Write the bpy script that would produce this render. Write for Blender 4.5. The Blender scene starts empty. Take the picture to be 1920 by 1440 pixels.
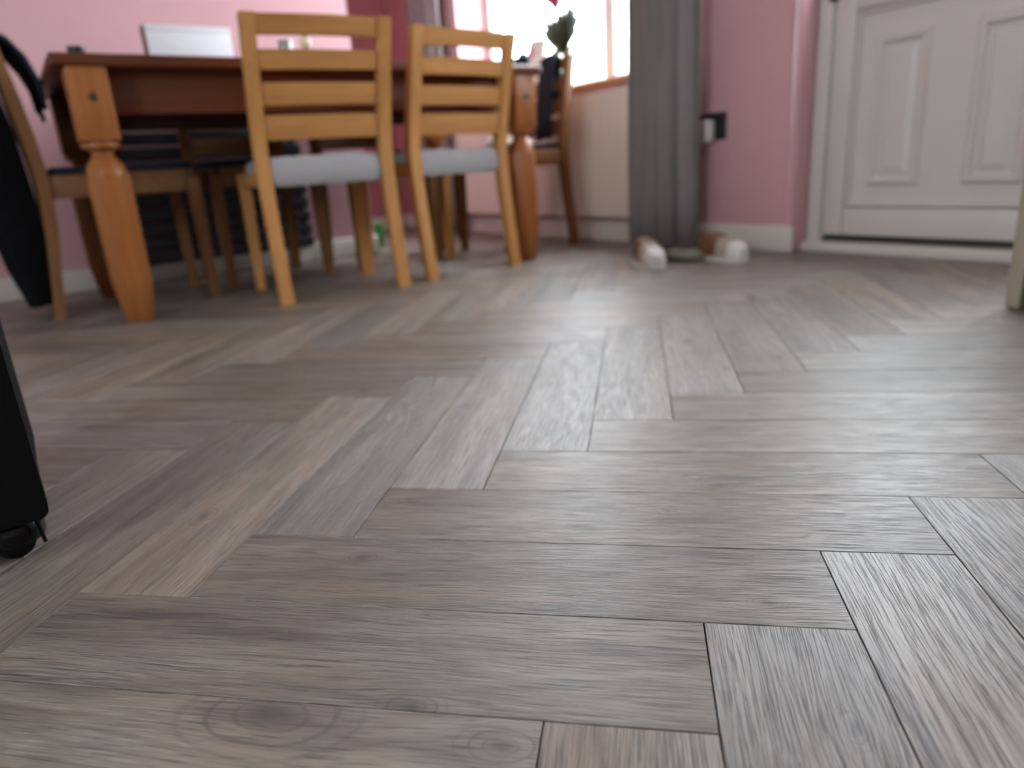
import bpy, bmesh, math, random
from mathutils import Vector, Matrix, Euler
random.seed(7)
S = bpy.context.scene
C = bpy.context.scene.collection

# ------------------------------------------------------------------ camera, sky, light, exposure
cam = bpy.data.cameras.new('camera'); camo = bpy.data.objects.new('camera', cam); C.objects.link(camo)
R = Matrix(((0.81343177, 0.22431069, -0.53666886), (-0.5779695, 0.20792591, -0.78912488), (-0.06542178, 0.95207748, 0.29877828)))
camo.matrix_world = Matrix.Translation((0, 0, 0.4149)) @ R.to_4x4()
cam.sensor_width = 36.0; cam.lens = 1299.1 / 1920 * 36; cam.clip_start = 0.02
cam.dof.use_dof = True; cam.dof.focus_distance = 0.68; cam.dof.aperture_fstop = cam.lens / 8.6
cam.dof.aperture_blades = 0
S.camera = camo
S.view_settings.view_transform = 'Standard'; S.view_settings.look = 'None'
S.view_settings.exposure = 2.2; S.view_settings.gamma = 1.0; S.view_settings.use_curve_mapping = False
W = bpy.data.worlds.new('sky'); S.world = W; W.use_nodes = True
bg = W.node_tree.nodes['Background']; bg.inputs['Color'].default_value = (0.84, 0.93, 1.0, 1); bg.inputs['Strength'].default_value = 5.6
try:
    S.cycles.max_bounces = 10; S.cycles.diffuse_bounces = 6; S.cycles.glossy_bounces = 4; S.cycles.transparent_max_bounces = 12
    S.cycles.use_denoising = True; S.cycles.sample_clamp_indirect = 6.0; S.cycles.blur_glossy = 0.5
except Exception: pass

def portal(name, loc, rot, sx, sy):
    l = bpy.data.lights.new(name, 'AREA'); l.shape = 'RECTANGLE'; l.size = sx; l.size_y = sy
    o = bpy.data.objects.new(name, l); C.objects.link(o); o.location = loc; o.rotation_euler = rot
    l.cycles.is_portal = True
    return o
# sky portals: they emit nothing, they only guide sampling of the sky through the openings
portal('sky_portal', (2.95, 3.26, 1.55), (0, math.radians(90), 0), 1.5, 1.95)
portal('sky_portal', (2.95, 1.225, 1.50), (0, math.radians(90), 0), 0.96, 0.76)

portal('sky_portal', (-2.79, .025, 1.50), (0, math.radians(-90), 0), 1.2, .95)

# ------------------------------------------------------------------ helpers
def tag(o, label=None, cat=None, group=None, kind=None):
    if label: o['label'] = label
    if cat: o['category'] = cat
    if group: o['group'] = group
    if kind: o['kind'] = kind
    return o

def thing(name, label, cat, loc=(0, 0, 0), rotz=0, group=None):
    o = bpy.data.objects.new(name, None); C.objects.link(o); o.empty_display_size = .05
    o.location = loc; o.rotation_euler = (0, 0, rotz)
    return tag(o, label, cat, group)

class MB:
    def __init__(s): s.bm = bmesh.new()
    def box(s, lo, hi):
        r = bmesh.ops.create_cube(s.bm, size=1.0)
        for v in r['verts']:
            v.co = Vector([(lo[i] + hi[i]) / 2 + v.co[i] * (hi[i] - lo[i]) for i in range(3)])
        return s
    def hexa(s, bot, top):
        vs = [s.bm.verts.new(p) for p in list(bot) + list(top)]; n = len(bot)
        s.bm.faces.new(vs[:n][::-1]); s.bm.faces.new(vs[n:])
        for i in range(n): s.bm.faces.new((vs[i], vs[(i + 1) % n], vs[n + (i + 1) % n], vs[n + i]))
        return s
    def loft(s, rings, cap=True, closed=True):
        L = [[s.bm.verts.new(p) for p in r] for r in rings]
        for a, b in zip(L, L[1:]):
            n = len(a)
            for i in range(n if closed else n - 1):
                s.bm.faces.new((a[i], a[(i + 1) % n], b[(i + 1) % n], b[i]))
        if cap and closed:
            s.bm.faces.new(L[0][::-1]); s.bm.faces.new(L[-1])
        return s
    def lathe(s, prof, seg=20, c=(0, 0), ph=0.0):
        return s.loft([[(c[0] + r * math.cos(2 * math.pi * i / seg + ph), c[1] + r * math.sin(2 * math.pi * i / seg + ph), z) for i in range(seg)] for r, z in prof])
    def tube(s, pts, r, seg=8):
        pts = [Vector(p) for p in pts]; rings = []
        rr = r if isinstance(r, (list, tuple)) else [r] * len(pts)
        for i, p in enumerate(pts):
            d = (pts[min(i + 1, len(pts) - 1)] - pts[max(i - 1, 0)]).normalized()
            a = d.orthogonal().normalized() if abs(d.z) < .95 else Vector((1, 0, 0)); a = (a - d * a.dot(d)).normalized(); b = d.cross(a)
            rings.append([p + (a * math.cos(2 * math.pi * k / seg) + b * math.sin(2 * math.pi * k / seg)) * rr[i] for k in range(seg)])
        return s.loft(rings)
    def ball(s, c, r, seg=16, sc=(1, 1, 1)):
        q = bmesh.ops.create_uvsphere(s.bm, u_segments=seg, v_segments=max(6, seg // 2), radius=r)
        for v in q['verts']: v.co = Vector((v.co.x * sc[0], v.co.y * sc[1], v.co.z * sc[2])) + Vector(c)
        return s
    def bevel(s, w, seg=2):
        es = [e for e in s.bm.edges if len(e.link_faces) == 2 and e.calc_face_angle(0) > .5]
        bmesh.ops.bevel(s.bm, geom=es, offset=w, segments=seg, profile=.5, affect='EDGES', clamp_overlap=True)
        return s
    def move(s, m): s.bm.transform(m); return s
    def build(s, name, mat, parent=None, smooth=False, loc=None):
        bmesh.ops.recalc_face_normals(s.bm, faces=s.bm.faces)
        me = bpy.data.meshes.new(name); s.bm.to_mesh(me); s.bm.free()
        me.materials.append(mat)
        if smooth:
            for p in me.polygons: p.use_smooth = True
            try: me.set_sharp_from_angle(angle=math.radians(40))
            except Exception: pass
        o = bpy.data.objects.new(name, me); C.objects.link(o)
        if parent is not None: o.parent = parent
        if loc: o.location = loc
        return o

def bx(name, lo, hi, mat, parent=None, bev=.003, seg=2):
    m = MB().box(lo, hi)
    if bev: m.bevel(bev, seg)
    return m.build(name, mat, parent, smooth=bool(bev))

# ------------------------------------------------------------------ materials
class NT:
    def __init__(s, name):
        s.m = bpy.data.materials.new(name); s.m.use_nodes = True; s.t = s.m.node_tree
        s.b = s.t.nodes['Principled BSDF']
    def n(s, ty, **kw):
        nd = s.t.nodes.new(ty)
        for k, v in kw.items(): setattr(nd, k, v)
        return nd
    def put(s, sock, v):
        if hasattr(v, 'is_output') or isinstance(v, bpy.types.NodeSocket): s.t.links.new(v, sock)
        else: sock.default_value = v
    def math(s, op, a, b=0.0, c=0.0, clamp=False):
        nd = s.n('ShaderNodeMath', operation=op); nd.use_clamp = clamp
        s.put(nd.inputs[0], a); s.put(nd.inputs[1], b)
        if op in ('MULTIPLY_ADD', 'SMOOTH_MIN'): s.put(nd.inputs[2], c)
        return nd.outputs[0]
    def comb(s, x, y, z=0.0):
        nd = s.n('ShaderNodeCombineXYZ')
        for i, v in enumerate((x, y, z)): s.put(nd.inputs[i], v)
        return nd.outputs[0]
    def noise(s, vec, scale=1.0, detail=2.0, rough=.5, dist=0.0):
        nd = s.n('ShaderNodeTexNoise'); s.put(nd.inputs['Vector'], vec)
        nd.inputs['Scale'].default_value = scale; nd.inputs['Detail'].default_value = detail
        nd.inputs['Roughness'].default_value = rough; nd.inputs['Distortion'].default_value = dist
        return nd.outputs['Fac'] if 'Fac' in nd.outputs else nd.outputs[0]
    def ramp(s, fac, a, b, clamp=True):
        nd = s.n('ShaderNodeMapRange'); nd.clamp = clamp
        s.put(nd.inputs['Value'], fac); nd.inputs['From Min'].default_value = a; nd.inputs['From Max'].default_value = b
        return nd.outputs[0]
    def mix(s, f, a, b, mode='MIX'):
        nd = s.n('ShaderNodeMix', data_type='RGBA', blend_type=mode)
        s.put(nd.inputs[0], f)
        for sk, v in ((nd.inputs[6], a), (nd.inputs[7], b)):
            if isinstance(v, tuple) and len(v) == 3: v = v + (1,)
            s.put(sk, v)
        return nd.outputs[2]
    def bump(s, h, strength, dist):
        nd = s.n('ShaderNodeBump'); nd.inputs['Strength'].default_value = strength; nd.inputs['Distance'].default_value = dist
        s.put(nd.inputs['Height'], h); s.put(s.b.inputs['Normal'], nd.outputs[0])
    def obj(s):
        nd = s.n('ShaderNodeTexCoord'); return nd.outputs['Object']
    def mapped(s, sc):
        nd = s.n('ShaderNodeMapping'); s.put(nd.inputs['Vector'], s.obj()); nd.inputs['Scale'].default_value = sc
        return nd.outputs[0]

def plain(name, col, rough=.6, var=.06, nscale=6.0, bump=0.0, bscale=80.0, metal=0.0, spec=.5, sheen=0):
    t = NT(name); f = t.noise(t.obj(), nscale, 4, .6)
    a = tuple(c * (1 - var) for c in col); b = tuple(min(1, c * (1 + var)) for c in col)
    t.put(t.b.inputs['Base Color'], t.mix(f, a, b)); t.b.inputs['Roughness'].default_value = rough
    t.b.inputs['Metallic'].default_value = metal; t.b.inputs['Specular IOR Level'].default_value = spec
    if sheen: t.b.inputs['Sheen Weight'].default_value = sheen
    if bump: t.bump(t.noise(t.obj(), bscale, 3, .6), bump, .002)
    return t.m

def wood(name, dark, light, sc, rough=.58, knots=True):
    t = NT(name); v = t.mapped(sc)
    f = t.noise(v, 1.0, 4, .6, .4); g = t.noise(v, 5.0, 3, .6)
    c = t.mix(t.ramp(f, .3, .7), dark, light)
    c = t.mix(t.math('MULTIPLY', t.ramp(g, .55, .75), .35), c, tuple(x * .55 for x in dark))
    t.put(t.b.inputs['Base Color'], c); t.b.inputs['Roughness'].default_value = rough
    t.b.inputs['Specular IOR Level'].default_value = .3; t.bump(g, .15, .001)
    return t.m

def plank_material():
    t = NT('plank_oak')
    uv = t.n('ShaderNodeUVMap', uv_map='UVMap').outputs[0]
    sp = t.n('ShaderNodeSeparateXYZ'); t.put(sp.inputs[0], uv); x, y = sp.outputs[0], sp.outputs[1]
    def attr(nm):
        a = t.n('ShaderNodeAttribute', attribute_name=nm); return a
    seed = attr('seed').outputs['Fac']
    so = t.math('MULTIPLY', seed, 53.0)
    yy = y; rings = None; core = None
    for nm in ('knot_one', 'knot_two'):
        k = t.n('ShaderNodeSeparateXYZ'); t.put(k.inputs[0], attr(nm).outputs['Vector'])
        sz = t.math('MAXIMUM', k.outputs[2], 1e-4)
        wob = t.math('MULTIPLY', t.math('SUBTRACT', t.noise(t.comb(x, y, so), 14, 2, .5), .5), .55)
        dx = t.math('DIVIDE', t.math('SUBTRACT', x, k.outputs[0]), t.math('MULTIPLY', sz, 1.7))
        dyr = t.math('SUBTRACT', y, k.outputs[1]); dy = t.math('DIVIDE', dyr, sz)
        r2 = t.math('ADD', t.math('MULTIPLY', dx, dx), t.math('MULTIPLY', dy, dy))
        r = t.math('ADD', t.math('SQRT', r2), wob)
        # grain opens around the knot
        fall = t.math('DIVIDE', .66, t.math('ADD', 1.0, t.math('MULTIPLY', r2, .34)))
        yy = t.math('SUBTRACT', yy, t.math('MULTIPLY', dyr, fall))
        inside = t.ramp(r, 1.7, .9)
        rg = t.ramp(t.math('SINE', t.math('MULTIPLY', r, 15.0)), .45, .98)
        rg = t.math('MULTIPLY', t.math('MULTIPLY', rg, inside), .6)
        cr = t.math('ADD', t.math('MULTIPLY', t.ramp(r, .55, .15), .62), t.math('MULTIPLY', t.ramp(r, 1.3, .2), .30))
        rings = rg if rings is None else t.math('MAXIMUM', rings, rg)
        core = cr if core is None else t.math('MAXIMUM', core, cr)
    # gentle cathedral waviness
    wv = t.math('SUBTRACT', t.noise(t.comb(t.math('MULTIPLY', x, 2.2), t.math('MULTIPLY', y, 7.0), so), 1, 2, .5), .5)
    yw = t.math('ADD', yy, t.math('MULTIPLY', wv, .042))
    yf = t.math('ADD', y, t.math('MULTIPLY', t.math('SUBTRACT', yw, y), .5))
    broad = t.noise(t.comb(t.math('MULTIPLY', x, 1.6), t.math('MULTIPLY', yw, 26.0), so), 1, 3, .55)
    mid = t.noise(t.comb(t.math('MULTIPLY', x, 6.0), t.math('MULTIPLY', yw, 190.0), t.math('ADD', so, 7.0)), 1, 4, .65)
    fine = t.noise(t.comb(t.math('MULTIPLY', x, 17.0), t.math('MULTIPLY', yf, 820.0), t.math('ADD', so, 19.0)), 1, 3, .6)
    fine2 = t.noise(t.comb(t.math('MULTIPLY', x, 22.0), t.math('MULTIPLY', yf, 1050.0), t.math('ADD', so, 31.0)), 1, 3, .6)
    patch = t.noise(t.comb(t.math('MULTIPLY', x, 5.0), t.math('MULTIPLY', y, 14.0), t.math('ADD', so, 3.0)), 1, 3, .55)
    body = t.math('ADD', t.math('MULTIPLY', broad, .6), t.math('MULTIPLY', mid, .4))
    c = t.mix(t.ramp(body, .36, .66), (.108, .083, .064), (.295, .240, .191))
    c = t.mix(t.math('MULTIPLY', t.ramp(patch, .5, .8), .45), c, (.21, .18, .163))
    warm = t.noise(t.comb(t.math('MULTIPLY', x, 3.0), t.math('MULTIPLY', yw, 30.0), t.math('ADD', so, 77.0)), 1, 3, .6)
    c = t.mix(t.math('MULTIPLY', t.ramp(warm, .5, .7), .5), c, (.215, .145, .095))
    strk = t.noise(t.comb(t.math('MULTIPLY', x, 3.2), t.math('MULTIPLY', yw, 34.0), t.math('ADD', so, 41.0)), 1, 3, .6)
    c = t.mix(t.math('MULTIPLY', t.ramp(strk, .56, .72), .62), c, (.062, .047, .041))
    pore = t.math('MULTIPLY', t.ramp(fine, .48, .38), .80)
    c = t.mix(pore, c, (.045, .035, .031))
    lime = t.math('MULTIPLY', t.math('MULTIPLY', t.ramp(fine2, .53, .62), t.ramp(patch, .34, .60)), .50)
    c = t.mix(lime, c, (.43, .385, .338))
    dk = t.math('MAXIMUM', rings, core)
    c = t.mix(t.math('MULTIPLY', dk, .85), c, (.045, .036, .034))
    # each board has its own tone
    hv = t.n('ShaderNodeHueSaturation'); t.put(hv.inputs['Color'], c)
    s2 = t.math('FRACT', t.math('MULTIPLY', seed, 7.31))
    t.put(hv.inputs['Value'], t.math('MULTIPLY_ADD', s2, .34, .83)); s3 = t.math('FRACT', t.math('MULTIPLY', seed, 3.77))
    t.put(hv.inputs['Saturation'], t.math('MULTIPLY_ADD', s3, .5, .68))
    t.put(t.b.inputs['Base Color'], hv.outputs[0])
    t.put(t.b.inputs['Roughness'], t.math('MULTIPLY_ADD', mid, .14, .37))
    t.b.inputs['Specular IOR Level'].default_value = .95
    h = t.math('SUBTRACT', t.math('ADD', t.math('MULTIPLY', mid, .55), t.math('MULTIPLY', fine2, .5)), t.math('MULTIPLY', pore, .8))
    t.bump(h, .55, .0009)
    return t.m

M = {}
M['plank'] = plank_material()
M['edge'] = plain('plank_edge', (.045, .036, .031), .7)
M['subfloor'] = plain('joint_dark', (.035, .03, .028), .8)
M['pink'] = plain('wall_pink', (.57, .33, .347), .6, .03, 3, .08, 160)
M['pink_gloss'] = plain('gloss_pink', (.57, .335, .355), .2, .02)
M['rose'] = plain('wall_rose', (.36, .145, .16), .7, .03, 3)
M['pale'] = plain('wall_pale', (.82, .79, .76), .7, .02, 3)
M['ceiling'] = plain('ceiling_white', (.86, .85, .84), .8, .02)
M['white_paint'] = plain('gloss_white_paint', (.62, .58, .52), .35, .03)
M['upvc'] = plain('door_white', (.60, .565, .525), .32, .02, 3)
M['upvc_win'] = plain('window_white', (.74, .75, .77), .3, .02, 3)
M['rubber'] = plain('rubber_seal', (.03, .028, .027), .6)
M['oak_z'] = wood('oak_upright', (.41, .185, .055), (.57, .28, .09), (18, 18, 1.5))
M['oak_x'] = wood('oak_across', (.39, .175, .05), (.56, .27, .088), (1.5, 18, 22))
M['oak_shaded_z'] = wood('shaded_oak_upright', (.17, .075, .026), (.25, .115, .044), (18, 18, 1.5))  # same oak, with the shade on the end and far chairs painted in
M['oak_shaded_x'] = wood('shaded_oak_across', (.16, .07, .025), (.24, .11, .042), (1.5, 18, 22))
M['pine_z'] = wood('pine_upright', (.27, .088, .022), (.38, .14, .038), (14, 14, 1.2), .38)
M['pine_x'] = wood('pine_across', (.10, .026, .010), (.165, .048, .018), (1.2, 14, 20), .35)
M['grey_fabric'] = plain('grey_fabric', (.36, .345, .345), .9, .06, 30, .3, 500, spec=.2, sheen=.2)
M['navy_fabric'] = plain('navy_fabric', (.018, .022, .034), .9, .1, 20, .3, 300, spec=.2)
M['coat'] = plain('black_cloth', (.006, .006, .007), .95, .2, 12, .3, 200, spec=.08)
M['coat_navy'] = plain('navy_lining', (.014, .02, .03), .8, .2, 12, .3, 200, spec=.2)
M['curtain'] = plain('taupe_curtain', (.225, .205, .20), .85, .08, 10, .3, 400, spec=.2, sheen=.1)
M['rad'] = plain('cream_radiator', (.66, .58, .51), .4, .02)
M['rad_dark'] = plain('anthracite_radiator', (.028, .034, .045), .4, .1)
M['sill'] = wood('sill_wood', (.42, .17, .07), (.55, .27, .12), (20, 1.5, 20), .35)
M['black_matt'] = plain('black_cabinet', (.004, .004, .004), .8, .2, 30, .12, 600, spec=.1)
M['black_gloss'] = plain('black_plastic', (.003, .003, .004), .16, .1, spec=.25)
M['socket'] = plain('dark_socket_plate', (.022, .021, .022), .3, .1)
M['plug'] = plain('white_plug', (.62, .60, .58), .35, .03)
M['cream'] = plain('cream_panel', (.33, .28, .21), .45, .04)
M['box_shade'] = plain('box_side_shade', (.22, .11, .09), .7, .1)  # shade on the left side of the white box, as a colour
M['whitecard'] = plain('white_card', (.78, .79, .84), .6, .02)
M['brass'] = plain('handle_dark', (.06, .06, .07), .3, .1, metal=.8)
M['ballm'] = plain('cream_glaze', (.92, .80, .58), .25, .04)
M['greymetal'] = plain('grey_metal', (.22, .22, .21), .35, .1, metal=.6)
M['shoe'] = plain('brown_leather', (.16, .075, .035), .5, .2, 30)
M['shoe_w'] = plain('white_rubber', (.66, .64, .60), .45, .05)
M['shoe_t'] = plain('tan_canvas', (.38, .32, .26), .8, .1, 40)
M['olive'] = plain('olive_cloth', (.15, .145, .10), .9, .15, 20, .3, 200)
M['green'] = plain('green_plastic', (.02, .20, .035), .4, .1)
M['leaf'] = plain('leaf_green', (.06, .085, .04), .5, .25, 20)
M['stem'] = plain('stem_green', (.22, .30, .07), .5, .2, 20)
M['red'] = plain('petal_crimson', (.42, .02, .07), .6, .2, 20)
M['pinkp'] = plain('petal_pink', (.62, .10, .36), .6, .2, 20)
M['ceram'] = plain('white_ceramic', (.80, .78, .75), .25, .03)
M['rosep'] = plain('rose_pattern', (.70, .30, .36), .3, .1)
M['fence'] = plain('cream_render', (.50, .44, .38), .8, .06)
M['ground'] = plain('paving_grey', (.30, .29, .28), .9, .1)
M['cloth_white'] = plain('white_cloth', (.66, .62, .56), .9, .08, 30, .3, 200)
for k in ('leaf', 'red', 'pinkp', 'stem'):
    b_ = M[k].node_tree.nodes['Principled BSDF']; nt = M[k].node_tree
    tl_ = nt.nodes.new('ShaderNodeBsdfTranslucent'); mx_ = nt.nodes.new('ShaderNodeMixShader'); mx_.inputs[0].default_value = .10
    nt.links.new(b_.inputs['Base Color'].links[0].from_socket, tl_.inputs[0]); nt.links.new(b_.outputs[0], mx_.inputs[1]); nt.links.new(tl_.outputs[0], mx_.inputs[2])
    nt.links.new(mx_.outputs[0], nt.nodes['Material Output'].inputs['Surface'])
t = NT('clear_glass')   # thin clear pane: straight through, with a Fresnel reflection
tr = t.n('ShaderNodeBsdfTransparent'); gl = t.n('ShaderNodeBsdfGlossy'); gl.inputs['Roughness'].default_value = .03
fr = t.n('ShaderNodeFresnel'); ge = t.n('ShaderNodeNewGeometry'); t.put(fr.inputs['IOR'], t.math('ADD', 1.3, t.math('MULTIPLY', ge.outputs['Backfacing'], 1 / 1.3 - 1.3))); mx = t.n('ShaderNodeMixShader')
t.put(mx.inputs[0], fr.outputs[0]); t.put(mx.inputs[1], tr.outputs[0]); t.put(mx.inputs[2], gl.outputs[0])
t.put(t.t.nodes['Material Output'].inputs['Surface'], mx.outputs[0]); M['glass'] = t.m

# ------------------------------------------------------------------ room shell
XW, XD, YL, YA, XC = 2.60, 2.70, 3.70, 5.20, 1.65      # window wall, door plane, chimney wall, alcove wall, chimney corner
XB, YB, ZC = -2.6, -2.6, 2.42                          # back-left wall, rear wall, ceiling
def struct(name, boxes, mat, label, cat, bev=0, parent=None):
    m = MB()
    for lo, hi in boxes: m.box(lo, hi)
    if bev: m.bevel(bev, 3)
    o = m.build(name, mat, parent, smooth=bool(bev))
    if parent is None: tag(o, label, cat, kind='structure')
    return o

floor = struct('floor', [((XB - .2, YB - .3, -.12), (3.0, YA + .2, -.0062))], M['subfloor'], 'grey-brown wood-look herringbone plank floor', 'floor')
struct('ceiling', [((XB - .2, YB - .3, ZC), (3.0, YA + .2, ZC + .1))], M['ceiling'], 'white ceiling above the whole dining room', 'ceiling')
# window wall: opening Y 2.32-4.17, Z .80-2.28 ; door recess Y .74-1.72
struct('wall_right', [((XW, 4.17, 0), (2.95, 4.34, ZC)), ((XW, 2.32, 0), (2.95, 4.17, .80)), ((XW, 2.32, 2.28), (2.95, 4.17, ZC)),
                      ((XW, 1.753, 0), (2.95, 2.32, ZC)), ((XW, .70, 2.06), (2.95, 1.753, ZC)), ((XW, YB, 0), (2.95, .70, ZC))],
       M['pink'], 'pink wall holding the window and the panelled door', 'wall')
# rounded plaster corner beside the door
def bullnose():
    m = MB(); r = .036; pts = []
    for i in range(9):
        a = math.pi + i * math.pi / 16
        pts.append((XW + r + r * math.cos(a), 1.717 + r + r * math.sin(a)))
    pts += [(2.95, 1.717), (2.95, 1.754), (XW, 1.754)]
    m.hexa([(p[0], p[1], 0) for p in pts], [(p[0], p[1], 2.06) for p in pts])
    return m
o = bullnose().build('trim_1', M['pink_gloss'], smooth=True); tag(o, 'rounded pink plaster corner of wall beside the door', 'wall corner', kind='structure')
struct('wall_left', [((XB - .2, YL, 0), (XC, YA + .2, ZC))], M['pink'], 'pink wall standing behind the dining table', 'wall')
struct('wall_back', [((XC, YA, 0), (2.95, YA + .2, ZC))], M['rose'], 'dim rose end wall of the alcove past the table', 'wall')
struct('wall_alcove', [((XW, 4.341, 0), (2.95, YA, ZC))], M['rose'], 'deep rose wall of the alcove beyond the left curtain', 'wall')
struct('wall_far_left', [((XB - .2, YB - .3, 0), (XB, -.45, ZC)), ((XB - .2, .50, 0), (XB, YL, ZC)), ((XB - .2, -.45, 0), (XB, .50, .90)), ((XB - .2, -.45, 2.10), (XB, .50, ZC))],
       M['pale'], 'pale side wall with a window left of the photographer', 'wall')
struct('wall_rear', [((XB, YB - .3, 0), (2.95, YB, ZC))], M['pale'], 'pale wall behind the photographer', 'wall')

def skirt(name, lo, hi, label):
    m = MB().box(lo, hi); m.bevel(.012, 3)
    o = m.build(name, M['white_paint'], smooth=True); return tag(o, label, 'skirting board', kind='structure')
skirt('baseboard_right', (XW - .017, 1.70, 0), (XW - .0005, YA - .02, .108), 'cream skirting board along the wall under the window and socket')
skirt('baseboard_left', (XB + .005, YL - .017, 0), (XC + .017, YL - .0005, .10), 'cream skirting board along the wall behind the table')
skirt('baseboard_alcove', (XC + .0005, YL - .017, 0), (XC + .017, YA - .02, .10), 'cream skirting board on the side of the alcove')
skirt('baseboard_back', (XC + .02, YA - .017, 0), (XW - .02, YA - .0005, .10), 'cream skirting board at the end of the alcove')
skirt('baseboard_rear', (XB + .02, YB + .0005, 0), (1.9, YB + .017, .10), 'cream skirting board behind the photographer')

# ------------------------------------------------------------------ herringbone planks
PW, PL = .133, .665
u = Vector((math.sqrt(.5), -math.sqrt(.5), 0)); v = Vector((math.sqrt(.5), math.sqrt(.5), 0)); O = Vector((-.3119, .7351, 0))
knots = {('A', 0, 0): ((.441, .118, .034), (.636, .105, .017)), ('A', 0, 1): ((.423, .004, .013), (.401, .124, .004)), ('A', 0, 2): ((.162, .09, .010), (.595, .035, .008)),
         ('A', 0, 3): ((.375, .083, .008), (.04, .10, .010)), ('B', 0, 7): ((.383, .058, .020), (.16, .117, .012)), ('B', 0, 8): ((.10, .10, .016), (.4, .03, .008))}
def inside(p, pad=0.0):
    x, y = p.x, p.y
    return XB + .02 < x < XW - .018 and YB + .02 < y < YL - .018 or XC + .018 < x < XW - .018 and y < YA - .02 and y > 0
def plank_geo(bm, key, o0, ax, ay, rnd, layers):
    """one bevelled board with its own corner at o0, long axis ax, short axis ay; clipped to the room"""
    g, b, dep = .00045, .0005, .0060
    dz = rnd.uniform(-.00018, .00018)
    def P(a, c, z): return o0 + ax * a + ay * c + Vector((0, 0, z + dz))
    rings = [[(g, g), (PL - g, g), (PL - g, PW - g), (g, PW - g)], [(g, g), (PL - g, g), (PL - g, PW - g), (g, PW - g)],
             [(g + b, g + b), (PL - g - b, g + b), (PL - g - b, PW - g - b), (g + b, PW - g - b)]]
    zs = (-dep, -.0013, 0.0)
    vs = []
    for rg, z in zip(rings, zs): vs.append([bm.verts.new(P(a, c, z)) for a, c in rg])
    fs = [bm.faces.new(vs[2])]
    for A, B in zip(vs, vs[1:]):
        for i in range(4):
            fs.append(bm.faces.new((A[i], A[(i + 1) % 4], B[(i + 1) % 4], B[i])))
            if A is vs[0]: fs[-1].material_index = 1
    uvl, sd, k1, k2 = layers
    seed = rnd.random()
    kk = knots.get(key)
    if kk is None:
        a = (rnd.uniform(.05, .6), rnd.uniform(.02, .115), rnd.uniform(.004, .02) if rnd.random() < .6 else .0001)
        c = (rnd.uniform(.05, .6), rnd.uniform(.02, .115), rnd.uniform(.003, .011) if rnd.random() < .5 else .0001)
        kk = (a, c)
    for f in fs:
        for l in f.loops:
            d = l.vert.co - o0
            l[uvl].uv = (d.dot(ax), d.dot(ay))
    for r in vs:
        for q in r: q[sd] = seed; q[k1] = Vector(kk[0]); q[k2] = Vector(kk[1])
def clip(bm, o0, ax, ay):
    cs = [o0 + ax * a + ay * c for a in (0, PL) for c in (0, PW)]
    def cut(co, no):
        bmesh.ops.bisect_plane(bm, geom=bm.verts[:] + bm.edges[:] + bm.faces[:], plane_co=co, plane_no=no, clear_outer=True)
    if any(c.x > XW - .019 for c in cs):
        cen = sum(cs, Vector()) / 4
        inrec = .76 < cen.y < 1.70
        lim = 2.66 if inrec else XW - .019
        if any(c.x > lim for c in cs): cut((lim, 0, 0), (1, 0, 0))
    if any(c.y > YL - .019 for c in cs):
        cen = sum(cs, Vector()) / 4
        if cen.x < XC + .03: cut((0, YL - .019, 0), (0, 1, 0))
        elif any(c.x < XC + .019 for c in cs): cut((XC + .019, 0, 0), (-1, 0, 0))
        if any(c.y > YA - .02 for c in cs): cut((0, YA - .02, 0), (0, 1, 0))
    if any(c.x < XB + .01 for c in cs): cut((XB + .01, 0, 0), (-1, 0, 0))
    if any(c.y < YB + .02 for c in cs): cut((0, YB + .02, 0), (0, -1, 0))
def layers_for(bm):
    return (bm.loops.layers.uv.new('UVMap'), bm.verts.layers.float.new('seed'), bm.verts.layers.float_vector.new('knot_one'), bm.verts.layers.float_vector.new('knot_two'))
rest = bmesh.new(); rest_layers = layers_for(rest)
cand = []
for n in range(-6, 8):
    for k in range(-45, 60):
        ou = O + u * (k + 10 * n) * PW + v * k * PW
        cand.append((('A', n, k), ou, u, v))
        # boards running into the depth, standing against the left ends of the A boards
        ob = O + u * (k - 1 + 10 * n) * PW + v * k * PW
        cand.append((('B', n, k), ob, v, u))
near = []
for c in cand:
    cen = c[1] + c[2] * PL / 2 + c[3] * PW / 2
    cs = [c[1] + c[2] * a + c[3] * b for a in (0, PL) for b in (0, PW)]
    rec = XW - .1 < cen.x < 2.66 and .78 < cen.y < 1.69
    if not (rec or any(inside(q) for q in cs + [cen])): continue
    # the boards the picture shows: one object each
    d = cen - Vector((0, 0, 0)); fw = d.x * .562 + d.y * .827; sd = d.x * .827 - d.y * .562
    near.append((fw > .12 and abs(sd) < fw * .80 + .75, c))
print('planks', sum(1 for a, _ in near if a), len(near))
for vis, (key, o0, ax, ay) in near:
    rnd = random.Random(str(key))
    bm = bmesh.new(); L = layers_for(bm)
    plank_geo(bm, key, o0, ax, ay, rnd, L); clip(bm, o0, ax, ay)
    if len(bm.faces) == 0: bm.free(); continue
    bmesh.ops.recalc_face_normals(bm, faces=bm.faces)
    me = bpy.data.meshes.new('plank'); bm.to_mesh(me); me.materials.append(M['plank']); me.materials.append(M['edge'])
    if vis:
        ob = bpy.data.objects.new('plank', me); C.objects.link(ob); ob.parent = floor
    else:
        rest.from_mesh(me); bpy.data.meshes.remove(me)
    bm.free()
me = bpy.data.meshes.new('planks_out_of_view'); rest.to_mesh(me); me.materials.append(M['plank']); me.materials.append(M['edge']); rest.free()
ob = bpy.data.objects.new('plank_field', me); C.objects.link(ob); ob.parent = floor; ob['kind'] = 'stuff'

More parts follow.
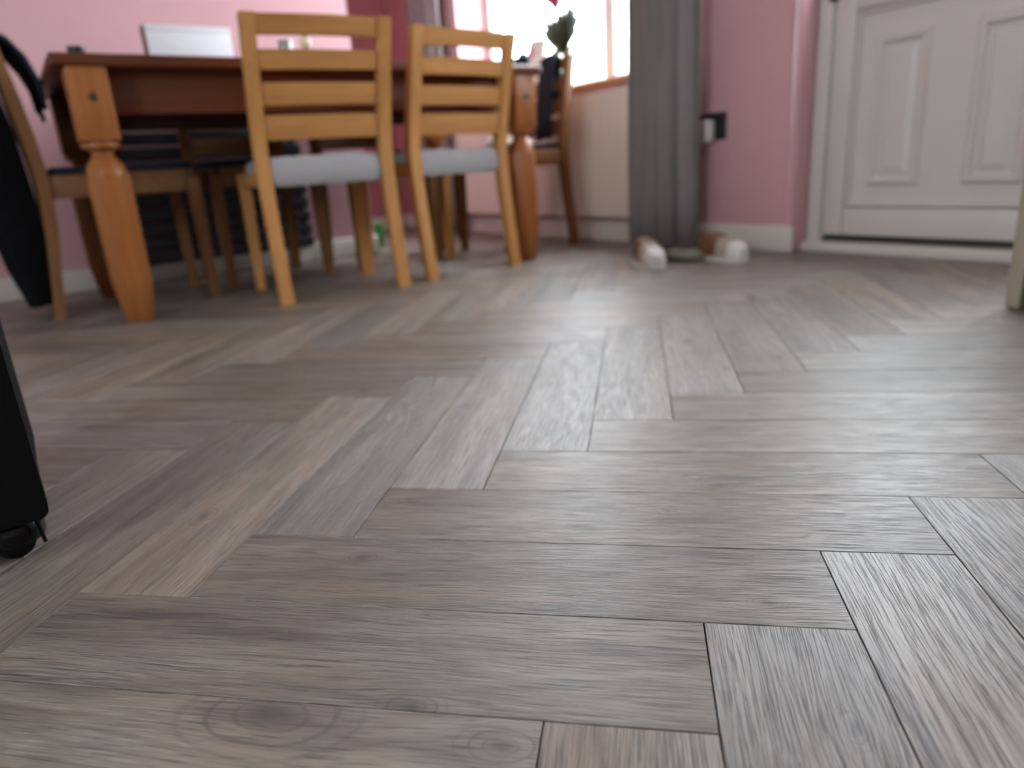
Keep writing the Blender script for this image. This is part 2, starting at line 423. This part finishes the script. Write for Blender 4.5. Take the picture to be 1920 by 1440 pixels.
# ------------------------------------------------------------------ window and outside
def window(name, x0, y0, y1, z0, z1, mull, label):
    w = thing(name, label, 'window'); w['kind'] = 'structure'
    f = .06
    for nm, lo, hi in (('frame', (x0, y0, z0), (x0 + .06, y0 + f, z1)), ('frame', (x0, y1 - f, z0), (x0 + .06, y1, z1)),
                       ('frame', (x0, y0 + f, z0), (x0 + .06, y1 - f, z0 + .05)), ('frame', (x0, y0 + f, z1 - f), (x0 + .06, y1 - f, z1))):
        bx(nm, lo, hi, M['upvc_win'], w, .006)
    ys = [y0 + f] + list(mull) + [y1 - f]
    for mY in mull: bx('mullion', (x0 - .004, mY - .044, z0 + .05), (x0 + .06, mY + .044, z1 - f), M['upvc_win'], w, .006)
    for a, b in zip(ys, ys[1:]):
        a2 = a + (.044 if a in mull else 0); b2 = b - (.044 if b in mull else 0)
        bx('pane', (x0 + .026, a2, z0 + .05), (x0 + .032, b2, z1 - f), M['glass'], w, 0)
    return w
window('window_1', 2.82, 2.32, 4.17, .80, 2.28, (3.0,), 'white framed window behind the table with bright daylight')
bx('sill', (2.565, 2.30, .772), (2.83, 4.20, .802), M['sill'], None, .006)
tag(bpy.data.objects['sill'], 'varnished wooden window sill above the cream radiator', 'window sill', kind='structure').name = 'trim_2'
w = thing('window_2', 'small white framed window in the side wall left of the photographer', 'window'); w['kind'] = 'structure'
for lo, hi in (((XB - .14, -.45, .90), (XB - .08, -.40, 2.10)), ((XB - .14, .45, .90), (XB - .08, .50, 2.10)), ((XB - .14, -.40, .90), (XB - .08, .45, .95)), ((XB - .14, -.40, 2.05), (XB - .08, .45, 2.10))):
    bx('frame', lo, hi, M['upvc_win'], w, .005)
bx('pane', (XB - .114, -.40, .95), (XB - .108, .45, 2.05), M['glass'], w, 0)

o = bx('garden_wall', (6.0, 3.9, -.3), (6.25, 7.6, 1.70), M['fence'], None, .01); tag(o, 'cream rendered low wall outside the window', 'garden wall', kind='structure')
o = bx('paved_ground', (3.0, -8, -.5), (22, 20, -.3), M['ground'], None, 0); tag(o, 'grey paved ground outside the window', 'ground', kind='structure')

# ------------------------------------------------------------------ door with moulded panels
d = thing('door_1', 'white panelled outside door at the right with two moulded lower panels', 'door'); d['kind'] = 'structure'
F0, F1 = .745, 1.712
for nm, lo, hi in (('frame', (2.70, F1 - .06, .03), (2.77, F1, 2.06)), ('frame', (2.70, F0, .03), (2.77, F0 + .06, 2.06)), ('frame', (2.70, F0 + .06, 2.0), (2.77, F1 - .06, 2.06))):
    bx(nm, lo, hi, M['upvc'], d, .008)
bx('threshold', (2.662, F0, 0), (2.78, F1, .040), M['upvc'], d, .006)
bx('draught_seal', (2.735, F0 + .06, .040), (2.76, F1 - .06, .064), M['rubber'], d, 0)
lx0, lx1 = 2.708, 2.765
L0, L1 = F0 + .066, F1 - .066
leafm = M['upvc']
S0, S1 = L0 + .085, 1.562       # stile inner edges
bx('stile', (lx0, S1, .066), (lx1, L1, 1.994), leafm, d, .008); bx('stile', (lx0, L0, .066), (lx1, S0, 1.994), leafm, d, .008)
bx('bottom_rail', (lx0, S0, .066), (lx1, S1, .172), leafm, d, .008)
bx('middle_rail', (lx0, S0, .880), (lx1, S1, .985), leafm, d, .008)
bx('top_rail', (lx0, S0, 1.90), (lx1, S1, 1.994), leafm, d, .008)
bx('lower_panel', (lx0 + .018, S0, .172), (lx1, S1, .880), leafm, d, 0)
def bead(y0, y1, z0, z1, w, x_in, x_out, nm, par):
    m = MB()
    prof = ((0.0, x_in), (w * .35, x_out), (w * .65, x_out), (w, x_in))
    rings = []
    for off, x in prof: rings.append([(x, y0 + off, z0 + off), (x, y1 - off, z0 + off), (x, y1 - off, z1 - off), (x, y0 + off, z1 - off)])
    m.loft(rings, cap=False)
    return m.build(nm, leafm, par)
bead(S0, S1, .172, .880, .022, lx0 + .018, lx0 + .002, 'glazing_bead', d)
for (y0, y1) in ((1.292, 1.486), (.962, 1.150)):
    bead(y0, y1, .253, .783, .036, lx0 + .018, lx0 + .002, 'panel_moulding', d)
    m = MB(); a, b = .045, .062
    m.loft([[(lx0 + .018, y0 + a, .253 + a), (lx0 + .018, y1 - a, .253 + a), (lx0 + .018, y1 - a, .783 - a), (lx0 + .018, y0 + a, .783 - a)],
            [(lx0 + .010, y0 + b, .253 + b), (lx0 + .010, y1 - b, .253 + b), (lx0 + .010, y1 - b, .783 - b), (lx0 + .010, y0 + b, .783 - b)]])
    m.build('raised_field', leafm, d)
bx('pane', (2.733, S0, .985), (2.741, S1, 1.90), M['glass'], d, 0)
hb = bx('handle_plate', (lx0 - .012, 1.635, .925), (lx0, 1.672, 1.16), M['brass'], d, .004)
m = MB().tube([(lx0 - .012, 1.653, 1.05), (lx0 - .05, 1.653, 1.05), (lx0 - .055, 1.62, 1.05), (lx0 - .055, 1.53, 1.05)], .009); m.build('handle', M['brass'], d, True)

# ------------------------------------------------------------------ chairs
ZP = ((0, -.050), (.15, -.030), (.30, -.010), (.42, 0), (.50, 0), (.60, -.018), (.72, -.05), (.83, -.082), (.92, -.11))
def lean_at(z, k):
    for (z0, y0), (z1, y1) in zip(ZP, ZP[1:]):
        if z0 <= z <= z1:
            y = y0 + (y1 - y0) * (z - z0) / (z1 - z0); break
    return y * (k if z > .5 else 1)
def chair(label, loc, rot, Wd, D, padded, lean=1.0, dark=False, group=None, pad_mat='navy_fabric'):
    c = thing('dining_chair', label, 'chair', loc, rot, group)
    mz, mx_ = (M['oak_shaded_z'], M['oak_shaded_x']) if dark else (M['oak_z'], M['oak_x'])  # dark: chairs whose shade is put into the oak colour
    hw, pw = Wd / 2, .046
    yb = -D / 2
    for s in (-1, 1):
        m = MB(); rings = []
        for z, _ in ZP:
            y = yb + lean_at(z, lean); tk = .040 if z > .2 else .034
            if z > .8: tk = .034
            xo = s * hw; xi = s * (hw - pw)
            rings.append([(xo, y - tk / 2, z), (xi, y - tk / 2, z), (xi, y + tk / 2, z), (xo, y + tk / 2, z)])
        m.loft(rings); m.bevel(.005, 2); m.build('rear_leg', mz, c, True)
        m = MB().hexa([(s * hw, -yb - .034, 0), (s * (hw - .034), -yb - .034, 0), (s * (hw - .034), -yb, 0), (s * hw, -yb, 0)],
                      [(s * hw, -yb - .044, .455), (s * (hw - .044), -yb - .044, .455), (s * (hw - .044), -yb, .455), (s * hw, -yb, .455)])
        m.bevel(.004, 2); m.build('front_leg', mz, c, True)
    def slat(nm, z0, z1):
        m = MB(); rings = []
        for i in range(9):
            t = -1 + 2 * i / 8; x = t * (hw - pw + .004); bow = -.014 * (1 - t * t)
            ya = yb + lean_at(z0, lean) + bow; yt = yb + lean_at(z1, lean) + bow
            rings.append([(x, ya - .011, z0), (x, yt - .011, z1), (x, yt + .011, z1), (x, ya + .011, z0)])
        m.loft(rings); m.bevel(.003, 2); m.build(nm, mx_, c, True)
    slat('top_rail', .862, .918)
    for z0, z1 in ((.765, .822), (.660, .727), (.553, .630)): slat('slat', z0, z1)
    rz0, rz1 = (.405, .455) if padded else (.410, .488)
    y0, y1 = yb + .018, -yb - .040
    for s in (-1, 1):
        x0, x1 = sorted((s * (hw - .008), s * (hw - .032)))
        bx('seat_rail', (x0, y0, rz0), (x1, y1, rz1), mx_, c, .003)
    bx('seat_rail', (-hw + .042, -yb - .034, rz0), (hw - .042, -yb - .010, rz1), mx_, c, .003)
    if not padded: bx('seat_rail', (-hw + .044, yb - .012, rz0), (hw - .044, yb + .012, rz1), mx_, c, .003)
    # cushion
    z0, z1 = (.400, .500) if padded else (.489, .516)
    ins = .047 if padded else .02
    m = MB(); rings = []
    xa = hw - (.034 if padded else ins)
    def ring(e, z):
        xs = xa - e; ya, yc = yb - (.012 if padded else -.026) + e, -yb - .006 - e
        xb = min(xs, hw - pw - .003 - e * .2)   # narrower between the rear posts
        yk = yb + .03
        return [(-xb, ya, z), (-xb * .4, ya - .004, z), (xb * .4, ya - .004, z), (xb, ya, z), (xb, yk, z), (xs, yk + .002, z), (xs, yc, z), (0, yc + .004, z), (-xs, yc, z), (-xs, yk + .002, z), (-xb, yk, z)]
    h = z1 - z0
    for e, zz in ((.012, z0), (.003, z0 + h * .12), (0, z0 + h * .45), (.002, z0 + h * .75), (.010, z0 + h * .93), (.028, z1)): rings.append(ring(e, zz))
    m.loft(rings); m.build('seat', M['grey_fabric'] if padded else M[pad_mat], c, True)
    return c
g1 = 'chairs at the dining table'
chair('oak ladder-back chair with grey padded seat, nearest and tallest in view', (.990, 2.725, 0), math.radians(-6), .490, .45, True, 1.25, group=g1)
chair('oak ladder-back chair with grey padded seat, pulled up beside the gap near window', (1.528, 2.775, 0), math.radians(6), .490, .45, True, .95, group=g1)
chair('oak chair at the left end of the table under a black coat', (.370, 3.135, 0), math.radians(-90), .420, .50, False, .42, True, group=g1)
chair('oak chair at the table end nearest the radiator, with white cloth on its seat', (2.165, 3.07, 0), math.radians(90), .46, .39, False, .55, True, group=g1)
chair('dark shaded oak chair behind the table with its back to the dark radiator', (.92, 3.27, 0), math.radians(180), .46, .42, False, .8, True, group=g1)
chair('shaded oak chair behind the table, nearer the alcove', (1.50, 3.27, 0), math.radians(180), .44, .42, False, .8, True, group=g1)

# ------------------------------------------------------------------ dining table
tb = thing('dining_table', 'long reddish-brown pine dining table with thick turned legs', 'table', (1.10, 3.01, 0))
tx, ty = .905, .455
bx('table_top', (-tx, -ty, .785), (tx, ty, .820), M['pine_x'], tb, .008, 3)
for s in (-1, 1):
    bx('apron', (-.76, s * .355 - .014, .655), (.76, s * .355 + .014, .785), M['pine_x'], tb, .003)
    bx('apron', (s * .80 - .014, -.335, .655), (s * .80 + .014, .335, .785), M['pine_x'], tb, .003)
for sx in (-1, 1):
    for sy in (-1, 1):
        cx, cy = sx * .815, sy * .390
        m = MB().box((cx - .056, cy - .056, .572), (cx + .056, cy + .056, .785)); m.bevel(.007, 2)
        k = 1 / math.cos(math.pi / 8)
        m.lathe([(.050, .572), (.056, .568), (.056, .556), (.040, .550), (.031, .540), (.031, .530), (.040, .520), (.055, .497), (.060, .470)], 20, (cx, cy))
        m.lathe([(.057 * k, .472), (.060 * k, .45), (.058 * k, .13), (.055 * k, .115), (.040 * k, .004), (.036 * k, 0)], 8, (cx, cy), math.pi / 8)
        lg = m.build('table_leg', M['pine_z'], tb, True)
        if sy < 0:
            m = MB().lathe([(.012, 0), (.012, .004), (.009, .006)], 14); m.move(Matrix.Translation((cx + .004, cy - .0555, .700)) @ Matrix.Rotation(math.radians(90), 4, 'X'))
            m.build('bolt_cover', M['socket'], lg, True)

# ------------------------------------------------------------------ coat over the left chair
def coat_sheet():
    m = MB(); rings = []
    path = [(.185, .715), (.180, .80), (.155, .88), (.120, .935), (.082, .957), (.050, .938), (.036, .88)]
    ny = 17
    for i, (x, z) in enumerate(path):
        row = []
        for j in range(ny):
            q = j / (ny - 1)
            row.append((x - .012 * math.sin(q * math.pi) + .006 * math.sin(q * 15 + i), 3.138 + (q - .5) * .32, z + .010 * math.sin(q * 9 + 1) - .02 * (abs(q - .5) * 2) ** 2))
        rings.append(row)
    m.loft(rings, cap=False, closed=False)
    return m
def coat_body():
    m = MB(); rings = []; ny = 25
    inner = [(.046, .885), (.060, .76), (.078, .62), (.086, .48), (.090, .36), (.086, .20), (.074, .055)]
    outer = [(.012, .05), (-.020, .18), (-.045, .36), (-.040, .55), (-.018, .72), (.014, .86), (.034, .91)]
    for j in range(ny):
        q = j / (ny - 1); sq = 1 - .35 * (abs(q - .5) * 2) ** 4
        ring = [(x, 3.138 + (q - .5) * .315, z) for x, z in inner]
        for x, z in outer:
            f = abs(math.sin(q * 13 + z * 2)) * .028 * min(1, (1 - z) * 1.6)
            ring.append((x * sq - f * sq + .02 * (1 - sq), 3.138 + (q - .5) * (.33 + .08 * (.9 - z)), z))
        rings.append(ring)
    m.loft(rings)
    return m
ct = thing('coat', 'black coat draped over the chair at the left end of table', 'coat', (0, 0, 0))
o = coat_sheet().build('front_panel', M['coat_navy'], ct, True); sm = o.modifiers.new('s', 'SOLIDIFY'); sm.thickness = .014; sm.offset = 0
coat_body().build('back_panel', M['coat'], ct, True)

# ------------------------------------------------------------------ anthracite radiator behind table, cream radiator under window
r = thing('towel_rail_radiator', 'dark anthracite radiator of horizontal bars on wall behind table', 'radiator', (0, 0, 0))
for i in range(9): bx('bar', (.42, YL - .072, .085 + i * .066), (1.28, YL - .040, .141 + i * .066), M['rad_dark'], r, .010, 3)
for x in (.45, 1.25): bx('manifold', (x - .02, YL - .040, .085), (x + .02, YL - .012, .67), M['rad_dark'], r, .008); 
for x in (.45, 1.25): bx('bracket', (x - .012, YL - .012, .30), (x + .012, YL, .34), M['rad_dark'], r, .002)
r = thing('panel_radiator', 'cream panel radiator below the window sill', 'radiator')
m = MB(); n = 68; ring0 = []
ys = [2.545 + (4.22 - 2.545) * i / n for i in range(n + 1)]
front = [(2.520 + (.004 if i % 2 else 0), y) for i, y in enumerate(ys)]
poly = front + [(2.560, 4.22), (2.560, 2.545)]
m.hexa([(a, b, .135) for a, b in poly], [(a, b, .735) for a, b in poly]); m.build('panel', M['rad'], r)
bx('top_grille', (2.522, 2.545, .7352), (2.575, 4.22, .742), M['rad'], r, .001)
for y in (2.75, 4.0): bx('bracket', (2.560, y - .015, .3), (XW - .001, y + .015, .6), M['rad'], r, .002)
m = MB().tube([(2.54, 2.528, .165), (2.54, 2.528, 0)], .008); m.build('pipe', M['rad'], r, True)
m = MB().tube([(2.54, 2.55, .165), (2.54, 2.50, .165)], .014, 12); m.build('valve', M['plug'], r, True)

# ------------------------------------------------------------------ curtains
def curtain(name, y0, y1, z0, x0, folds, label, seed):
    m = MB(); n = folds * 10; rings = []
    rnd = random.Random(seed); ph = [rnd.uniform(-.5, .5) for _ in range(folds + 2)]
    for kz in range(13):
        z = z0 + (2.24 - z0) * kz / 12; row = []
        for i in range(n + 1):
            q = i / n; a = q * folds * 2 * math.pi; k = int(q * folds)
            amp = (.034 + .012 * ph[k]) * (1 - .35 * kz / 12)
            row.append((x0 + amp * math.sin(a + .35 * math.sin(z * 2 + k)), y0 + (y1 - y0) * q + .010 * math.sin(2 * a) + .012 * math.sin(z * 2.2 + k) * math.sin(q * math.pi), z))
        rings.append(row)
    m.loft(rings, cap=False, closed=False)
    o = m.build(name, M['curtain'], None, True); tag(o, label, 'curtain', 'curtains at the window')
    sm = o.modifiers.new('s', 'SOLIDIFY'); sm.thickness = .004
    return o
curtain('curtain', 2.085, 2.485, .018, 2.455, 4, 'dark taupe curtain hanging between radiator and wall socket', 3)
curtain('curtain', 4.17, 4.52, .018, 2.455, 4, 'dark taupe curtain at the alcove side of the window', 5)
cp = thing('curtain_pole', 'dark curtain pole above the window', 'curtain pole')
m = MB().tube([(2.455, 1.95, 2.26), (2.455, 4.65, 2.26)], .014, 12); m.build('pole', M['brass'], cp, True)
for y in (2.0, 4.6): bx('bracket', (2.46, y - .012, 2.24), (XW, y + .012, 2.28), M['brass'], cp, .002)

# ------------------------------------------------------------------ socket and plug
sk = thing('wall_socket', 'dark double socket plate on pink wall beside curtain', 'socket')
bx('plate', (XW - .010, 2.048, .468), (XW, 2.192, .580), M['socket'], sk, .004)
for z in (.555,): 
    for y in (2.075, 2.165): bx('switch', (XW - .015, y - .009, z - .012), (XW - .0095, y + .009, z + .012), M['socket'], sk, .002)
m = MB().box((XW - .060, 2.098, .458), (XW - .011, 2.158, .552)); m.bevel(.014, 3)
pg = m.build('plug_adapter', M['plug'], None, True); tag(pg, 'white plug-in adapter pushed into the dark wall socket', 'plug')

# ------------------------------------------------------------------ black cabinet on castors (left edge), white unit (right edge)
bc = thing('black_cabinet', 'tall matt black cabinet on glossy castors at the left edge', 'cabinet', (-.27, 1.15, 0))
def rbox(lo, hi, rad, nm, mat, par):
    m = MB(); pts = []
    (x0, z0), (x1, z1) = (lo[0], lo[2]), (hi[0], hi[2])
    for cx, cz, a0 in ((x1 - rad, z0 + rad, -90), (x1 - rad, z1 - rad, 0), (x0 + rad, z1 - rad, 90), (x0 + rad, z0 + rad, 180)):
        for i in range(7): a = math.radians(a0 + 15 * i); pts.append((cx + rad * math.cos(a), cz + rad * math.sin(a)))
    m.hexa([(p[0], lo[1], p[1]) for p in pts], [(p[0], hi[1], p[1]) for p in pts]); m.bevel(.002, 1)
    return m.build(nm, mat, par, True)
rbox((-.23, -.218, .055), (.231, -.190, .78), .012, 'front_panel', M['black_matt'], bc)
rbox((-.23, -.189, .058), (.226, .10, .78), .012, 'body', M['black_matt'], bc)
for x in (-.17, .188):
    for y in (-.165, .06):
        m = MB().box((x - .024, y - .02, .036), (x + .024, y + .02, .058)); m.bevel(.008, 3); cst = m.build('castor', M['black_gloss'], bc, True)
        for s in (-1, 1):
            m = MB().lathe([(.016, -.008), (.0215, -.006), (.0225, 0), (.0215, .006), (.016, .008)], 20)
            m.move(Matrix.Translation((x, y + s * .012, .0225)) @ Matrix.Rotation(math.radians(90), 4, 'X')); m.build('wheel', M['black_gloss'], cst, True)
        m = MB(); 
        rings = []
        for e, z in ((.004, .018), (0, .024), (0, .036), (.006, .046)): 
            rings.append([(x + (.034 - e) * math.cos(2 * math.pi * i / 20), y + (.030 - e) * math.sin(2 * math.pi * i / 20), z) for i in range(20)])
        m.loft(rings); m.build('wheel_cover', M['black_gloss'], cst, True)
m = MB().tube([(.213, -.196, .058), (.216, -.199, .04), (.2185, -.202, .020)], .0022); m.build('stop_rod', M['black_matt'], bc, True)

un = thing('kitchen_unit', 'white drawer unit with cream end panel at the right edge', 'cabinet', (2.27, .37, 0))
bx('end_panel', (-.316, .288, .004), (.30, .320, .90), M['cream'], un, .003)
bx('carcass', (-.285, -.30, .10), (.30, .287, .86), M['cream'], un, 0)
bx('plinth', (-.27, -.30, 0), (-.25, .287, .10), M['rubber'], un, 0)
bx('drawer_front', (-.322, -.30, .022), (-.300, .272, .098), M['whitecard'], un, .004)
bx('drawer_front', (-.322, -.30, .104), (-.300, .272, .85), M['upvc_win'], un, .004)
bx('worktop', (-.34, -.31, .90), (.31, .33, .935), M['pine_x'], un, .004)
bx('side_rail', (-.299, -.30, .02), (-.286, .287, .86), M['rubber'], un, 0)

# ------------------------------------------------------------------ things on table, chair and sill
bxo = thing('white_box', 'flat white box standing upright on the dining table', 'box', (.70, 3.035, .8205))
bx('body', (-.150, -.03, 0), (.150, .03, .165), M['whitecard'], bxo, .003); bx('shaded_side', (-.156, -.031, 0), (-.1505, .031, .168), M['box_shade'], bxo, .001); bx('lid', (-.150, -.032, .150), (.152, .032, .1705), M['whitecard'], bxo, .003)  # thin strip on the left carries the box's side shade as colour
tl = thing('tealight_holder', 'small dark metal tealight holder on the table corner', 'candle holder', (.293, 2.75, .8205))
MB().lathe([(.03, 0), (.032, .003), (.008, .008), (.008, .02), (.026, .03), (.028, .045), (.024, .045), (.022, .032), (.004, .026)], 16).build('holder', M['brass'], tl, True)
MB().lathe([(.018, .0265), (.018, .040)], 12).build('candle', M['coat_navy'], tl, True)
bl = tag(MB().ball((0, 0, 0), .0195, 24).build('ball', M['ballm'], None, True, loc=(.9070, 2.3858, .842)), 'small cream ball resting in the top slot of the nearest chair back', 'ball')
tn = thing('grey_tin', 'small grey tin on the table beside the cream ball', 'tin', (.965, 2.74, .8205))
MB().lathe([(.022, 0), (.024, .002), (.024, .075), (.022, .077)], 20).build('can', M['greymetal'], tn, True); MB().lathe([(.025, .0775), (.025, .086), (.02, .088)], 20).build('lid', M['greymetal'], tn, True)

def flower(par, base, top, mat, s, lf):
    b, tp = Vector(base), Vector(top); mid = (b + tp) / 2 + Vector((0, (tp.y - b.y) * .15, .02))
    st = MB().tube([b, mid, tp], [.004, .0035, .003], 6).build('stem', M['stem'], par, True)
    m = MB()
    for i in range(6):
        a = i * math.pi / 3
        rings = []
        for t, wd, out in ((0, .2, .1), (.3, .9, .55), (.65, 1, .62), (1, .35, .35)):
            row = []
            for k in (-1, -.5, 0, .5, 1):
                aa = a + k * wd * .55
                row.append(tp + Vector((math.cos(aa) * out * s, math.sin(aa) * out * s, (t * 1.7 - .25) * s)))
            rings.append(row)
        m.loft(rings, cap=False, closed=False)
    m.ball(tp + Vector((0, 0, .45 * s)), .5 * s, 10, (1, 1, 1.3))
    m.build('blossom', mat, st, True)
    for sgn in lf:
        m = MB(); rings = []
        for i in range(7):
            t = i / 6; wd = .016 * math.sin(math.pi * min(1, .12 + t * .88)) + .001
            p = b.lerp(tp, .30) + Vector((.02 * t, sgn * (.075 * t), .115 * t - .03 * t * t))
            rings.append([p + Vector((-wd, 0, .004)), p, p + Vector((wd, 0, .004))])
        m.loft(rings, cap=False, closed=False); m.build('leaf', M['leaf'], st, True)
vs = thing('flower_vase', 'glass vase of crimson and pink flowers on the window sill', 'vase', (2.70, 3.25, .8025))
m = MB().lathe([(.030, 0), (.034, .004), (.030, .05), (.032, .12), (.042, .165)], 20); m.bm.faces.ensure_lookup_table(); m.build('glass', M['glass'], vs, True)
for b, tp, mt, s, lf in (((0, .005, .01), (.0, .045, .43), 'red', .060, (1, -1)), ((.006, -.004, .01), (.01, -.19, .43), 'pinkp', .054, (-.8,)), ((-.006, 0, .01), (-.02, .085, .46), 'red', .030, (1.1, .5)),
                         ((0, -.006, .01), (.02, -.06, .46), 'pinkp', .028, (-.5, .7)), ((.004, .004, .01), (.03, .0, .50), 'red', .030, (.3, -.4))):
    flower(vs, b, tp, M[mt], s, lf)
rl = random.Random(4)
for q_ in range(64):
    sg = -1 + 2 * (q_ % 32) / 31 + rl.uniform(-.05, .05); h = .47 - .05 * abs(sg) - rl.uniform(0, .14); xo = rl.uniform(-.05, .05)
    m = MB(); rings = []
    for i in range(7):
        t = i / 6; wd = .044 * math.sin(math.pi * min(1, .06 + t * .92)) + .001
        p = Vector((xo * t, sg * (.012 + .135 * t), .19 + (h - .19) * t))
        rings.append([p + Vector((-wd * .3, -wd * .8, 0)), p + Vector((0, 0, -.004)), p + Vector((wd * .3, wd * .8, 0))])
    m.loft(rings, cap=False, closed=False); m.build('leaf', M['leaf'], vs, True)
jg_scale = 1.26
jg = thing('white_jug', 'white china jug with a pink rose pattern on the window sill', 'jug', (2.67, 3.425, .8025))
m = MB().lathe([(.035, 0), (.040, .004), (.050, .05), (.053, .10), (.042, .16), (.034, .19), (.040, .225), (.036, .225), (.030, .19)], 24); m.build('body', M['ceram'], jg, True)
m = MB().tube([(.036, .01, .20), (.070, .012, .185), (.074, .012, .13), (.050, .01, .09)], .006); m.build('handle', M['ceram'], jg, True)
m = MB().ball((-.046, .0, .175), .018, 12, (.45, 1.3, 1)); m.ball((-.040, .012, .20), .012, 10, (.5, 1, 1)); m.build('rose_motif', M['rosep'], jg, True)
jg.scale = (jg_scale,) * 3
nv = thing('dark_pot', 'small dark navy pot on the window sill', 'pot', (2.66, 3.565, .8025))
nv.scale = (1.3, 1.3, 1.3)
MB().lathe([(.028, 0), (.032, .003), (.044, .10), (.046, .14), (.048, .165), (.042, .165), (.038, .10)], 20).build('pot', M['coat_navy'], nv, True)
MB().lathe([(.034, .135), (.040, .15), (.02, .18), (.004, .19)], 16).build('lid', M['coat_navy'], nv, True)

# navy garment hung over the back of the end chair, white cloth on its seat
def drape():
    m = MB(); rings = []
    for i, (x, z) in enumerate(((2.415, .66), (2.414, .80), (2.408, .915), (2.390, .930), (2.368, .922), (2.352, .85), (2.335, .74), (2.322, .62), (2.316, .535))):
        row = []
        for j in range(11):
            q = j / 10; row.append((x - .006 * abs(math.sin(q * 7)), 2.965 + (q - .5) * (.085 + .004 * i), z + .006 * math.sin(q * 5)))
        rings.append(row)
    m.loft(rings, cap=False, closed=False); return m
o = drape().build('navy_scarf', M['navy_fabric'], None, True); tag(o, 'narrow dark navy scarf hung over the back of the end chair', 'scarf')
sm = o.modifiers.new('s', 'SOLIDIFY'); sm.thickness = .014; sm.offset = 0
def crumple():
    m = MB(); n = 14; rings = []
    for i in range(n):
        row = []
        for j in range(n):
            a, b = i / (n - 1) - .5, j / (n - 1) - .5
            f = max(0, 1 - (abs(a) * 2) ** 4) * max(0, 1 - (abs(b) * 2) ** 4)
            z = .004 + f * (.030 + .022 * math.sin(a * 21 + b * 6) + .014 * math.sin(b * 27 - a * 9))
            row.append((a * .17, b * .22, max(.003, z)))
        rings.append(row)
    m.loft(rings, cap=False, closed=False); return m
o = crumple().build('cloth', M['cloth_white'], None, True, loc=(2.10, 2.97, .5165)); tag(o, 'crumpled off-white cloth lying on the end chair seat', 'cloth')
sm = o.modifiers.new('s', 'SOLIDIFY'); sm.thickness = .004; sm.offset = 1

# ------------------------------------------------------------------ small things on the floor
def shoe(label, loc, rot):
    s_ = thing('shoe', label, 'shoe', loc, rot, 'shoes beneath the curtain')
    def prof(t):   # half width, height
        w = .026 + .010 * math.sin(math.pi * min(1, t * .9 + .05)) - (.012 * max(0, (t - .85) / .15) ** 2)
        h = (.072 - .017 * max(0, min(1, (t - .30) / .45))) if t < .86 else .055 - .018 * ((t - .86) / .14)
        return w, h
    def body(t0, t1, z0, grow, top=None):
        m = MB(); rings = []
        for i in range(9):
            t = t0 + (t1 - t0) * i / 8; w, h = prof(t); w += grow; x = (t - .5) * .17
            hh = top if top else h
            ring = []
            for k in range(14):
                a = math.pi * k / 13
                ring.append((x, -w * math.cos(a), z0 + (hh - z0) * min(1, math.sin(a) * 1.25)))
            rings.append(ring)
        m.loft(rings); return m
    body(0, 1, 0, .003, .014).build('sole', M['shoe_w'], s_, True)
    body(.0, .52, .0145, 0).build('upper', M['shoe'], s_, True)
    body(.52, .78, .0145, 0).build('tongue', M['shoe_t'], s_, True)
    body(.78, 1.0, .0145, .001).build('toe_cap', M['shoe_w'], s_, True)
    s_.scale = (1.4, 1.4, 1.4)
    return s_
shoe('small brown shoe with white toe, under the curtain edge next to the radiator', (2.055, 1.985, 0), math.radians(-121))
shoe('small brown shoe with white toe, standing by the skirting under the socket', (2.325, 1.835, 0), math.radians(-100))
m = MB(); rings = []
for e, z in ((.012, 0), (.0, .012), (.0, .030), (.02, .046)):
    rings.append([((.055 - e) * math.copysign(abs(math.cos(a)) ** .6, math.cos(a)), (.085 - e) * math.copysign(abs(math.sin(a)) ** .6, math.sin(a)), z) for a in [2 * math.pi * i / 24 for i in range(24)]])
m.loft(rings); o = m.build('bean_bag', M['olive'], None, True, loc=(2.215, 1.945, 0)); tag(o, 'small olive green bean bag on the floor between two shoes', 'bag')
gc = thing('toy_cup', 'green plastic cup on the floor behind the dining chairs', 'cup', (1.80, 3.98, 0))
gc.scale = (.75, .75, .58)
m = MB().lathe([(.038, .0), (.040, .004), (.050, .21), (.052, .23), (.047, .23), (.037, .01)], 20); m.build('cup', M['green'], gc, True)
MB().lathe([(.053, .2305), (.055, .236), (.02, .248), (.006, .25)], 20).build('lid', M['green'], gc, True)
